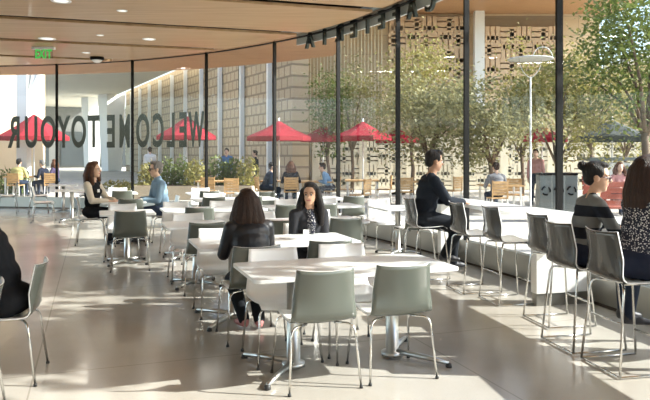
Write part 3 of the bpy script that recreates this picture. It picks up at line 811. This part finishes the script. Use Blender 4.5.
def weave(mb, w, h, cell, fn, depth=.12, bar=.26, seed=1):
    """pierced block screen: interlocking upright and lying blocks, openings between them"""
    rnd = random.Random(seed); nx = int(w/cell); nz = int(h/cell)
    for i in range(nx):
        for j in range(nz):
            x = (i+.5)*cell; z = (j+.5)*cell; b = bar*cell
            hor = (i+j) % 2 == 0
            if hor:
                for k in (-.5, .0, .5): fn(mb, x, z+k*cell*.7, cell*1.04, b)
                fn(mb, x+(.22 if j % 2 else -.22)*cell, z, b, cell*.7)
            else:
                for k in (-.5, 0, .5): fn(mb, x+k*cell*.66, z, b, cell*1.04)
                fn(mb, x, z+(.22 if i % 2 else -.22)*cell, cell*.7, b)

# wing with white fins running away to the left under the big cream soffit
P0 = V((-1.6, 28.4, 0)); D = V((-.4645, .8856, 0)); angD = math.atan2(D.y, D.x); ND = V((D.y, -D.x, 0))
if ND.dot(V((0, -1, 0))) < 0: ND = -ND
wing = thing('building', 'tan building wing with tall white fins receding under a cream soffit', 'building', P0)
wp = lambda t, o=0, z=0: D*t + ND*o + V((0, 0, z))
m = MB(); c = wp(18.5, -.6); m.box((0, 0, 3.7), (37, .8, 7.4)); o = m.build('wall', M['tan_brick'], wing, loc=c); o.rotation_euler = (0, 0, angD)
ts = [2.2, 5.8, 9.3, 12.8, 16.3, 19.7, 23.2, 26.7, 30.2, 33.7]
for k, tt in enumerate(ts):
    c = wp(tt, -.04); f = MB(); f.box((c.x, c.y, 3.55), (.15, .22, 7.1), angD); f.build('fin', M['fin_white'], wing)
for k in (1, 2):
    c = wp(ts[k]+.5, -.17); f = MB(); f.box((c.x, c.y, 5.2), (.55, .06, 2.0), angD); f.build('window', M['window_dark'], wing)
def fnw(mb, x, z, w, h):
    c = wp(33.9+x*.65, -.1, .6+z); mb.box(c, (w, .16, h), angD)
m = MB(); weave(m, 4.4, 6, .9, fnw); m.build('block_screen', M['pale_block'], wing)
# cream soffit slab over the forecourt left of the fins
c0 = wp(16.6, 0); 
m = MB()
pts = [wp(13.2, .6), wp(62, .6), wp(62, 10), wp(13.2, 10)]
so = [(p.x, p.y) for p in pts]; m.prism(so, 7.1, 8.6); m.build('soffit', M['cream_soffit'], wing)
c = wp(56, 10); m = MB(); m.box((c.x, c.y, 3.5), (.5, 40, 7.1), angD); m.build('end_wall', M['slate_wall'], wing)
for q in (-7, -2.5, 2, 6.5, 11, 15.5, 20): 
    c = wp(55.6, q); f = MB(); f.box((c.x, c.y, 2.2), (.1, 3.2, 4.0), angD); f.build('window', M['window_dark'], wing)
for tt, o, wa, wb in ((37.6, 1.0, 1.5, 2.1), (41.5, 2.2, 1.2, 1.7)):
    c = wp(tt, o); f = MB(); f.tube([(c.x, c.y, 0), (c.x, c.y, 7.1)], [wa*.62, wb*.62], 4); f.build('column', M['fin_white'], wing)

# branching white column at the left and the far building behind it
t = thing('branching_column', 'white steel column with slanting braces beyond the lettered glass', 'column', (at(24, 27), 27, 0))
m = MB(); m.box((0, 0, 3.6), (.42, .42, 7.2)); m.build('shaft', M['fin_white'], t)
for x1 in (.75, 1.15):
    m = MB(); m.tube([(.1, 0, 3.2+ (x1-.75)), (x1, .1, 6.2)], .15, 8); m.build('brace', M['fin_white'], t)
t = thing('building', 'pale office block with dark window bands at the photo edge', 'building', (-18.7, 30.5, 0))
m = MB(); m.box((0, 0, 7), (9.2, 5, 14)); m.build('wall', M['tan_wall'], t)
for z in (2.0, 5.2, 8.4, 11.6):
    m = MB(); m.box((0, -2.52, z), (8.8, .1, 1.9)); m.build('window', M['window_dark'], t)
    m = MB(); m.box((0, -2.6, z+1.35), (9.3, .3, .5)); m.build('ledge', M['fin_white'], t)

# screen building behind the trees
sb = thing('building', 'brown block-screen building with wood soffit behind the olive trees', 'building', (-1.6, 31, 0))
BX = 14.6
m = MB(); m.box((BX/2, .4, 4.1), (BX, .8, 8.2)); m.build('wall', M['tan_stone'], sb)
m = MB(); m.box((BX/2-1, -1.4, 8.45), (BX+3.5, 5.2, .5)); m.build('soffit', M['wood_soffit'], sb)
m = MB(); m.box((BX/2-1, -4.1, 8.6), (BX+3.5, .25, .95)); m.build('fascia', M['fin_white'], sb)
for x in (.2, 8.75):
    m = MB(); m.box((x, -.55, 4.1), (.45, .4, 8.2)); m.build('column', M['fin_white'], sb)
def screen(x0, x1, z0, z1, cell, seed):
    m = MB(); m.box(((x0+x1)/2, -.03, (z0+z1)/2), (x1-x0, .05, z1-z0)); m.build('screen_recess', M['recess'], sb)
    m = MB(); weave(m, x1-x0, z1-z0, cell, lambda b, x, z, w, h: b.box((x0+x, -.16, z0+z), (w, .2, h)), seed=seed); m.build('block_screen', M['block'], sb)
screen(4.6, 8.4, 5.0, 8.1, .76, 3); screen(9.1, 12.8, 4.6, 8.1, .74, 4)
m = MB()
for k in range(24): m.box((.6 + k*.16, -.06, 4.1), (.04, .12, 8.2))
m.build('batten', M['pale_block'], sb)
# low pale screen wall in front of the building
sw = thing('screen_wall', 'low pale pierced block wall behind the outdoor tables', 'wall', (-.4, 29.4, 0))
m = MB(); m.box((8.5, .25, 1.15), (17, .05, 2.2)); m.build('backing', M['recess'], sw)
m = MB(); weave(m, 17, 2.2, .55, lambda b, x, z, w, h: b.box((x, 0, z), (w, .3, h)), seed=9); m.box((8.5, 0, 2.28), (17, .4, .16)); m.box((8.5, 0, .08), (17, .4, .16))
for k in range(9): m.box((k*2.1, 0, 1.1), (.35, .36, 2.2))
m.build('pierced_blocks', M['pale_block'], sw)
t = thing('building', 'tan building end standing behind the dark trees', 'building', (17.6, 37, 0))
m = MB(); m.box((0, 0, 3.2), (3.0, 4, 6.4)); m.build('wall', M['tan_wall'], t)
m = MB(); m.box((0, -2.0, 6.5), (3.4, 4.6, .3)); m.build('roof', M['fin_white'], t)

# ------------------------------------------------------------------ trees and planting
def tree(label, x, y, h, r, lm, n=2600, trunk=1.4, leaf=.13, seed=1, group=None, cat='tree', cz=None, rz_=None, thick=.07, name='olive_tree'):
    rnd = random.Random(seed)
    t = thing(name, label, cat, (x, y, 0), 0, group)
    m = MB(); hz = h - (rz_ or (h-trunk)/2); rv = rz_ or (h-trunk)/2
    m.tube([(0, 0, -.02), (.04, .02, trunk*.5), (rnd.uniform(-.1, .1), 0, trunk)], [thick*1.3, thick, thick*.9], 8)
    tips = []
    for k in range(9):
        a = rnd.uniform(0, 6.28); q = rnd.uniform(.45, .85); e = V((math.cos(a)*r*q, math.sin(a)*r*q, hz + rnd.uniform(-.4, .7)*rv))
        mid = V((e.x*.35, e.y*.35, trunk + (e.z-trunk)*.5)); m.tube([(0, 0, trunk*.92), mid, e], [thick*.6, thick*.4, thick*.12], 6); tips.append(e)
    m.build('trunk', M['bark'], t, True)
    cl = tips + [V((rnd.gauss(0, .42)*r, rnd.gauss(0, .42)*r, hz + rnd.gauss(0, .42)*rv)) for _ in range(22)]
    f = MB()
    for _ in range(n):
        c = rnd.choice(cl); p = c + V((rnd.gauss(0, .2)*r, rnd.gauss(0, .2)*r, rnd.gauss(0, .2)*rv))
        if p.z < trunk*.8: p.z = trunk*.8 + rnd.random()*.3
        q = Euler((rnd.uniform(-1, 1), rnd.uniform(-1, 1), rnd.uniform(0, 6.28))).to_matrix()
        L = leaf*rnd.uniform(.6, 1.3); w = L*.3
        f.add([p + q @ V((-L/2, 0, 0)), p + q @ V((0, -w, .01)), p + q @ V((L/2, 0, 0)), p + q @ V((0, w, .01))], [(0, 1, 2, 3)])
    f.build('foliage', lm, t)
    return t
G = 'olive trees outside the glass'
LO, LG, LN = M['leaf_olive'], M['leaf_grey'], M['leaf_green']
tree('slim olive tree behind the middle red umbrellas', at(328, 26.6), 26.6, 5.2, 1.0, LN, 2200, 1.8, seed=1, group=G)
tree('pale olive tree above the third and fourth red umbrellas, by the white column', at(352, 27.6), 27.6, 5.6, 1.3, LG, 2400, 1.8, seed=12, group=G)
tree('broad olive tree directly above the man on the stool', at(428, 20), 20, 4.3, 1.55, LG, 4600, 1.5, seed=2, group=G)
tree('olive tree between the stool man and the lamp post', at(492, 18.5), 18.5, 3.7, 1.35, LG, 4200, 1.35, seed=3, group=G)
tree('tall yellow-green olive tree beyond the lamp post', at(412, 25.6), 25.6, 6.0, 1.9, LO, 4200, 2, seed=4, group=G)
tree('olive tree just past the lamp post above the recycling bins', at(556, 19.5), 19.5, 4.2, 1.5, LO, 4400, 1.4, seed=5, group=G)
tree('tall olive tree over the bun-haired woman', at(590, 23), 23, 6.0, 1.9, LO, 4400, 1.8, seed=6, group=G)
tree('dark leafy tree filling the top corner of the glass', at(646, 19), 19, 7.0, 1.7, LN, 6000, 2.2, leaf=.16, seed=7, thick=.12, group=G)
tree('small olive tree over the dark umbrella', at(626, 26), 26, 4.8, 1.5, LO, 3000, 1.6, seed=8, group=G)
tree('olive tree behind the lamp post disc', at(522, 25), 25, 5.0, 1.5, LO, 3000, 1.5, seed=9, group=G)
# raised planter with shrubs
pl = thing('planter', 'long raised tan planter bed beyond the glass behind the denim-shirt man', 'planter', (at(198, 23.5), 23.5, 0), R(-4))
m = MB(); m.box((0, 0, .22), (4.2, 1.6, .48)); m.build('wall', M['planter'], pl)
m = MB(); m.box((0, 0, .45), (4.0, 1.4, .04)); m.build('soil', M['soil'], pl)
rnd = random.Random(5)
def shrub(label, x, y, z, r, h, lm, n, leaf, seed, group):
    rn = random.Random(seed); f = MB()
    for _ in range(n):
        a = rn.uniform(0, 6.28); q = r*math.sqrt(rn.random()); zz = h*rn.random()*(1-.5*(q/r)**2); p = V((q*math.cos(a), q*math.sin(a), zz))
        e = Euler((rn.uniform(-1.2, 1.2), rn.uniform(-1.2, 1.2), rn.uniform(0, 6.28))).to_matrix(); L = leaf*rn.uniform(.6, 1.3)
        f.add([p + e @ V((-L/2, 0, 0)), p + e @ V((0, -L*.22, 0)), p + e @ V((L/2, 0, 0)), p + e @ V((0, L*.22, 0))], [(0, 1, 2, 3)])
    for _ in range(5):
        a = rn.uniform(0, 6.28); f.tube([(0, 0, -.01), (r*.5*math.cos(a), r*.5*math.sin(a), h*.7)], .012, 5)
    o = f.build('shrub', lm, loc=(x, y, z)); tag(o, label, 'plant', group); return o
ords = ['first', 'second', 'third', 'fourth', 'fifth', 'sixth', 'seventh']
for k in range(7):
    p = Matrix.Rotation(R(-4), 3, 'Z') @ V((-1.8+k*.6, rnd.uniform(-.3, .3), 0)) + V(pl.location)
    shrub('leafy green shrub in the tan planter, %s from its open-path end' % ords[k], p.x, p.y, .475, .42, .75 + .25*rnd.random() + .05*k, LN if k % 3 else LO, 420, .16, 40+k, 'shrubs in the tan planter')
for k, px in enumerate((118, 132, 146)):
    shrub('low flowering ground plant along the pale path, %s from the vest woman' % ords[k], at(px, 30-k*2), 30-k*2, -.02, .7, .45, LO, 300, .16, 60+k, 'ground plants by the path')
# extra greenery at the left window edge
for k, px in enumerate((6, 22)):
    shrub('low bush outside under the red umbrella at the photo edge, %s from the edge' % ords[k], at(px, 26.4), 26.4, -.02, .36, 1.1, LN, 400, .16, 70+k, 'bushes at the photo edge')

# ------------------------------------------------------------------ umbrellas, lamp post, outdoor furniture
def umbrella(label, x, y, r, rim, apex, cm, group):
    t = thing('patio_umbrella', label, 'umbrella', (x, y, -.02), R(random.uniform(0, 40)), group)
    n = 8; m = MB()
    ring = [V((r*math.cos(2*math.pi*k/n), r*math.sin(2*math.pi*k/n), rim)) for k in range(n)]
    vs = [V((0, 0, apex))]; fs = []
    for k in range(n): 
        md = ring[k].lerp(V((0, 0, apex)), .5) - V((0, 0, .04)); vs += [md, ring[k], ring[k] - V((0, 0, .16))]
    for k in range(n):
        a, b = 1+3*k, 1+3*((k+1) % n)
        fs += [(0, a, b), (a, a+1, b+1, b), (a+1, a+2, b+2, b+1)]
    m.add(vs, fs); o = m.build('canopy', cm, t); s_ = o.modifiers.new('s', 'SOLIDIFY'); s_.thickness = .01
    p = MB(); p.tube([(0, 0, .0), (0, 0, apex+.1)], .03, 10); p.build('pole', M['fin_white'], t, True)
    b = MB(); b.lathe([(.3, 0), (.3, .06), (.06, .1), (.04, .3)], 20); b.build('base', M['black_metal'], t, True)
    for k in range(n):
        q = MB(); q.tube([(0, 0, rim+.1), ring[k]*.55 + V((0, 0, rim*.45+(apex-rim)*.40))], .01, 5); q.build('rib', M['fin_white'], t)
GU = 'red umbrellas over the outdoor tables'
CR = M['crimson']
umbrella('red umbrella behind the letters of YOUR', at(34, 26.5), 26.5, 1.42, 2.3, 3.22, CR, GU)
umbrella('red umbrella behind the letters of WELCOME', at(187, 27.5), 27.5, 1.3, 2.35, 3.2, CR, GU)
umbrella('red umbrella in front of the middle glass mullion', at(279, 24.5), 24.5, 1.2, 2.25, 2.85, CR, GU)
umbrella('small red umbrella between two larger red ones', at(323, 27), 27, .95, 2.25, 2.8, CR, GU)
umbrella('red umbrella below the pale olive tree', at(363, 24), 24, 1.12, 2.25, 2.8, CR, GU)
umbrella('red umbrella half hidden by the broad olive tree', at(398, 26), 26, .9, 2.2, 2.6, CR, GU)
umbrella('red umbrella behind trunks past the lamp post', at(542, 24), 24, .95, 2.2, 2.65, CR, GU)
umbrella('dark umbrella over the red benches', at(612, 21), 21, 1.25, 2.15, 2.7, M['dark_canvas'], GU)
t = thing('lamp_post', 'white lamp post with a flat disc shade and two looped arms', 'lamp', (at(530.5, 17), 17, -.02))
m = MB(); m.lathe([(.10, 0), (.10, .06), (.026, .1), (.024, 3.3), (.022, 3.6)], 14); m.build('post', M['lamp_metal'], t, True)
m = MB(); m.lathe([(.02, 4.13), (.3, 4.12), (.57, 4.075), (.585, 4.055), (.5, 4.055), (.02, 4.06)], 32); m.build('shade', M['lamp_metal'], t, True)
for sx in (-1, 1):
    m = MB(); m.tube(bez([(0, 0, 3.55), (sx*.22, 0, 3.75), (sx*.30, 0, 4.06)]), .009, 8); m.build('arm', M['lamp_metal'], t, True)
m = MB(); m.tube([(.32+.26*math.cos(a), 0, 4.08+.30*math.sin(a)) for a in [math.pi*k/12 for k in range(13)]], .009, 6); m.build('hoop', M['lamp_metal'], t, True)

def make_patio_chair():
    t = thing('patio_chair', 'x', 'chair', (0, 0, 0), 0, 'wooden patio chairs outdoors')
    m = MB(); m.box((0, 0, .45), (.44, .44, .03)); m.build('seat', M['oak'], t)
    m = MB()
    for k in range(5): m.box((0, -.21-.012*k, .56+.075*k), (.42, .02, .065))
    for sx in (-1, 1): m.box((sx*.2, -.23, .68), (.03, .03, .46))
    m.build('backrest', M['oak'], t)
    for sx in (-1, 1):
        for sy in (-1, 1):
            m = MB(); m.tube([(sx*.2, sy*.2, .44), (sx*.22, sy*.22, 0)], .016, 8); m.build('leg', M['fin_white'], t)
    return t
PC = make_patio_chair(); pc_first = True
def patio_chair(px, Y, ang, label):
    global pc_first
    loc = (at(px, Y), Y, -.02)
    if pc_first: pc_first = False; PC.location = loc; PC.rotation_euler = (0, 0, R(ang)); PC['label'] = label
    else: dup(PC, loc, R(ang), label)
def make_patio_table():
    t = thing('patio_table', 'x', 'table', (0, 0, 0), 0, 'wooden patio tables outdoors')
    m = MB(); m.box((0, 0, .73), (1.1, .8, .04)); m.build('table_top', M['oak'], t)
    for sx in (-1, 1):
        for sy in (-1, 1):
            m = MB(); m.box((sx*.48, sy*.33, .355), (.05, .05, .71)); m.build('leg', M['fin_white'], t)
    return t
PT = make_patio_table(); pt_first = True
def patio_table(px, Y, label):
    global pt_first
    loc = (at(px, Y), Y, -.02)
    if pt_first: pt_first = False; PT.location = loc; PT['label'] = label
    else: dup(PT, loc, 0, label)
patio_table(22, 25.2, 'outdoor table under the red umbrella behind YOUR')
patio_table(278, 21, 'outdoor wooden table between two seated people by the glass')
patio_table(316, 20.6, 'outdoor wooden table before the light-blue-shirt man')
patio_table(362, 21.5, 'outdoor wooden table below the tilted umbrella beside the mullion'.replace('tilted ', 'red '))
patio_table(215, 21, 'outdoor wooden table in front of the tan planter')
patio_table(500, 18.2, 'outdoor table at the foot of the lamp post')
patio_table(415, 20.6, 'outdoor table seen just past the stool man\'s head')
for px, Y, a, lab in ((209, 20.2, 0, 'oak patio chair before the tan planter, beside the mullion'), (232, 19.3, 4, 'oak patio chair close outside the glass, before the planter'),
                      (16, 24.2, 0, 'oak patio chair under the red umbrella, in front of the yellow-top person'), (52, 24.3, 8, 'oak patio chair beside the pair under the red umbrella'),
                      (264, 20.4, -70, 'oak patio chair of the hunched person in dark blue'), (291, 20.0, 5, 'oak patio chair of the dark-haired person outdoors'),
                      (332, 20.4, 80, 'oak patio chair of the light-blue-shirt man'), (360, 18.4, 60, 'oak patio chair side-on just outside the glass'),
                      (345, 21.4, -80, 'oak patio chair behind the light-blue-shirt man'), (497, 17.2, 5, 'oak patio chair at the lamp post table'),
                      (515, 18.6, 170, 'oak patio chair on the far side of the lamp post table'), (384, 21.3, 80, 'oak patio chair past the mullion, beyond the pale table'),
                      (452, 20.5, 40, 'oak patio chair between the olive trunk and the stool man\'s hands'), (545, 21, 10, 'oak patio chair in front of the red umbrella past the lamp post'),
                      (405, 19.8, 0, 'oak patio chair by the stool man\'s ear')):
    patio_chair(px, Y, a, lab)
# bins
def make_bin(label, x, y, rz):
    t = thing('recycling_bin', label, 'bin', (x, y, -.02), rz, 'recycling bins outside the glass')
    m = MB(); m.box((0, 0, .55), (.29, .5, 1.1)); m.build('body', M['bin_grey'], t, bevel=.015)
    m = MB(); m.box((0, 0, 1.125), (.295, .53, .05)); m.build('lid', M['black_metal'], t, bevel=.01)
    m = MB()
    for k in range(3):
        a0 = R(90+120*k); pts = [(.095*math.cos(a0+R(q)), -.26, .74+.095*math.sin(a0+R(q))) for q in range(10, 100, 15)]; m.tube(pts, .022, 6)
    m.build('emblem', M['black_metal'], t, True)
for k, (px, lab) in enumerate(((544, 'recycling bin beside the glass mullion, first of three'), (557, 'middle recycling bin of three with a round arrow mark'), (570, 'recycling bin touching the bun-haired woman\'s outline'))):
    make_bin(lab, at(px, 15.6), 15.6 + k*.03, R(-8))
def bench(label, x, y, rz, L):
    t = thing('bench', label, 'bench', (x, y, -.02), rz, 'red slatted benches outside')
    m = MB()
    for k in range(4): m.box((0, -.2+.13*k, .45), (L, .1, .04))
    m.build('seat', M['red_wood'], t)
    m = MB()
    for k in range(4): m.box((0, .27+.02*k, .56+.13*k), (L, .035, .11))
    m.build('backrest', M['red_wood'], t)
    for sx in (-1, 1):
        m = MB(); m.box((sx*(L/2-.15), 0, .22), (.06, .5, .44)); m.box((sx*(L/2-.15), .3, .6), (.05, .05, .8)); m.build('leg', M['black_metal'], t)
bench('red slatted bench beyond the bun-haired woman, the closer of two', at(614, 14.2), 14.2, R(178), 1.5)
bench('red slatted bench beyond the bun-haired woman, the one with sitters', at(624, 17.5), 17.5, R(2), 2.0)
t = thing('food_cart', 'small white cart with dark windows behind the red benches', 'cart', (at(606, 19.6), 19.6, -.02))
m = MB(); m.box((0, 0, .95), (1.1, .8, .8)); m.build('body', M['fin_white'], t, bevel=.02)
m = MB(); m.box((0, 0, 1.45), (1.35, 1.0, .1)); m.build('roof', M['bin_grey'], t)
for x in (-.3, .3): m = MB(); m.box((x, -.41, 1.12), (.36, .03, .26)); m.build('window', M['window_dark'], t)
for x in (-.4, .4):
    m = MB(); m.lathe([(.02, -.04), (.27, -.04), (.27, .04), (.02, .04)], 20); o = m.build('wheel', M['black_metal'], t); o.rotation_euler = (R(90), 0, 0); o.location = (x, -.3, .27)

# people outdoors
BLUE = cloth('blue_cloth', (.10, .20, .38)); LBLUE = cloth('pale_blue_cloth', (.22, .36, .52)); YEL = cloth('straw_cloth', (.50, .46, .20)); PURP = cloth('plum_cloth', (.08, .06, .12)); PINK = cloth('rose_cloth', (.55, .28, .25)); WHT = cloth('white_cloth', (.7, .7, .68))
OUTP = dict(voxel=.014, parts=False)
person('person in a straw-yellow top under the red umbrella outdoors', (at(18, 24.3), 24.3, -.02), R(0), top=YEL, hair_m=H_BLK, s=1.05, **OUTP)
person('person in dark blue leaning in under the red umbrella outdoors', (at(46, 25.0), 25.0, -.02), R(75), lean=16, top=NAVY, hair_m=H_GRY, **OUTP)
person('person in plum with auburn hair under the red umbrella outdoors', (at(56, 25.8), 25.8, -.02), R(80), lean=5, top=PURP, hair='bob', hair_m=H_AUB, female=True, **OUTP)
person('hunched person in dark blue at an outdoor table', (at(264, 20.4), 20.4, -.02), R(-70), lean=24, top=cloth('slate_cloth', (.05, .07, .11)), hair_m=H_BLK, **OUTP)
person('dark-haired person in black at the outdoor table', (at(291, 20.1), 20.1, -.02), R(5), lean=8, top=BLK, hair='bob', hair_m=H_AUB, female=True, **OUTP)
person('man in a light blue shirt leaning over an outdoor table', (at(331, 20.4), 20.4, -.02), R(82), lean=26, top=LBLUE, hair_m=H_BRN, **OUTP)
STD = dict(stand=True, lean=2, hands=((.24, .08, .78), (-.24, .08, .78)), feet=((.1, .1, 0), (-.1, -.08, 0)), knee_pole=(0, 1, 0), **OUTP)
person('standing man in a blue shirt beyond the tan planter', (at(227, 28), 28, -.02), R(170), top=BLUE, s=1.05, **STD)
person('standing person in dark clothes under the middle red umbrella', (at(256, 27), 27, -.02), R(90), top=BLK, s=1.0, **STD)
person('standing person in white behind the letters of WELCOME', (at(150, 30), 30, -.02), R(20), top=WHT, s=1.1, **STD)
person('standing person in rose with brown hair past the lamp post', (at(536, 20.5), 20.5, -.02), R(150), top=PINK, **STD)
person('person in pale blue sitting on the farther red bench', (at(634, 17.4), 17.36, -.02), R(182), top=LBLUE, hair_m=H_BRN, **OUTP)
person('person in rose sitting on the farther red bench', (at(618, 17.4), 17.36, -.02), R(178), top=PINK, hair='bob', hair_m=H_AUB, female=True, **OUTP)
person('person in grey sitting at the lamp post table', (at(497, 17.3), 17.3, -.02), R(5), top=cloth('grey_cloth', (.2, .2, .21)), hair_m=H_BRN, **OUTP)

# ------------------------------------------------------------------ unseen trees added beside the glass to break the sun into floor streaks
for k, (x, y, h, r) in enumerate(((7.4, 4.9, 8.0, 1.1), (7.6, 7.7, 8.2, 1.1), (7.7, 10.6, 8.1, 1.1), (7.2, 1.9, 7.9, 1.1))):
    tree('unseen tree added beside the curved glass to streak the sun, %s in the row' % ords[k], x, y, h, r, LN, 1000, 5.3, leaf=.26, seed=80+k, thick=.14, group='added shade trees beside the glass', name='shade_tree')

# ------------------------------------------------------------------ light
SUN_EL, SUN_AZ = 33.0, -3.0     # azimuth measured from +X towards +Y
sd = bpy.data.lights.new('sun', 'SUN'); sd.energy = 10.5; sd.angle = R(.53); sd.color = (1, .985, .945)
so = bpy.data.objects.new('sun', sd); col.objects.link(so)
dirv = V((math.cos(R(SUN_EL))*math.cos(R(SUN_AZ)), math.cos(R(SUN_EL))*math.sin(R(SUN_AZ)), math.sin(R(SUN_EL))))
so.rotation_euler = dirv.to_track_quat('Z', 'Y').to_euler()
w = bpy.data.worlds.new('sky'); sc.world = w; w.use_nodes = True
nt = w.node_tree; sky = nt.nodes.new('ShaderNodeTexSky'); sky.sky_type = 'NISHITA'; sky.sun_disc = False
sky.sun_elevation = R(SUN_EL); sky.sun_rotation = R(90-SUN_AZ); sky.air_density = 1.0; sky.dust_density = 1.5
nt.links.new(sky.outputs[0], nt.nodes['Background'].inputs[0]); nt.nodes['Background'].inputs[1].default_value = .40
sc.view_settings.view_transform = 'Standard'; sc.view_settings.look = 'None'; sc.view_settings.gamma = 1; sc.view_settings.use_curve_mapping = False
sc.view_settings.exposure = 0.62
sc.cycles.transparent_max_bounces = 16; sc.cycles.max_bounces = 8; sc.cycles.diffuse_bounces = 5; sc.cycles.use_denoising = True
sc.cycles.sample_clamp_indirect = 6
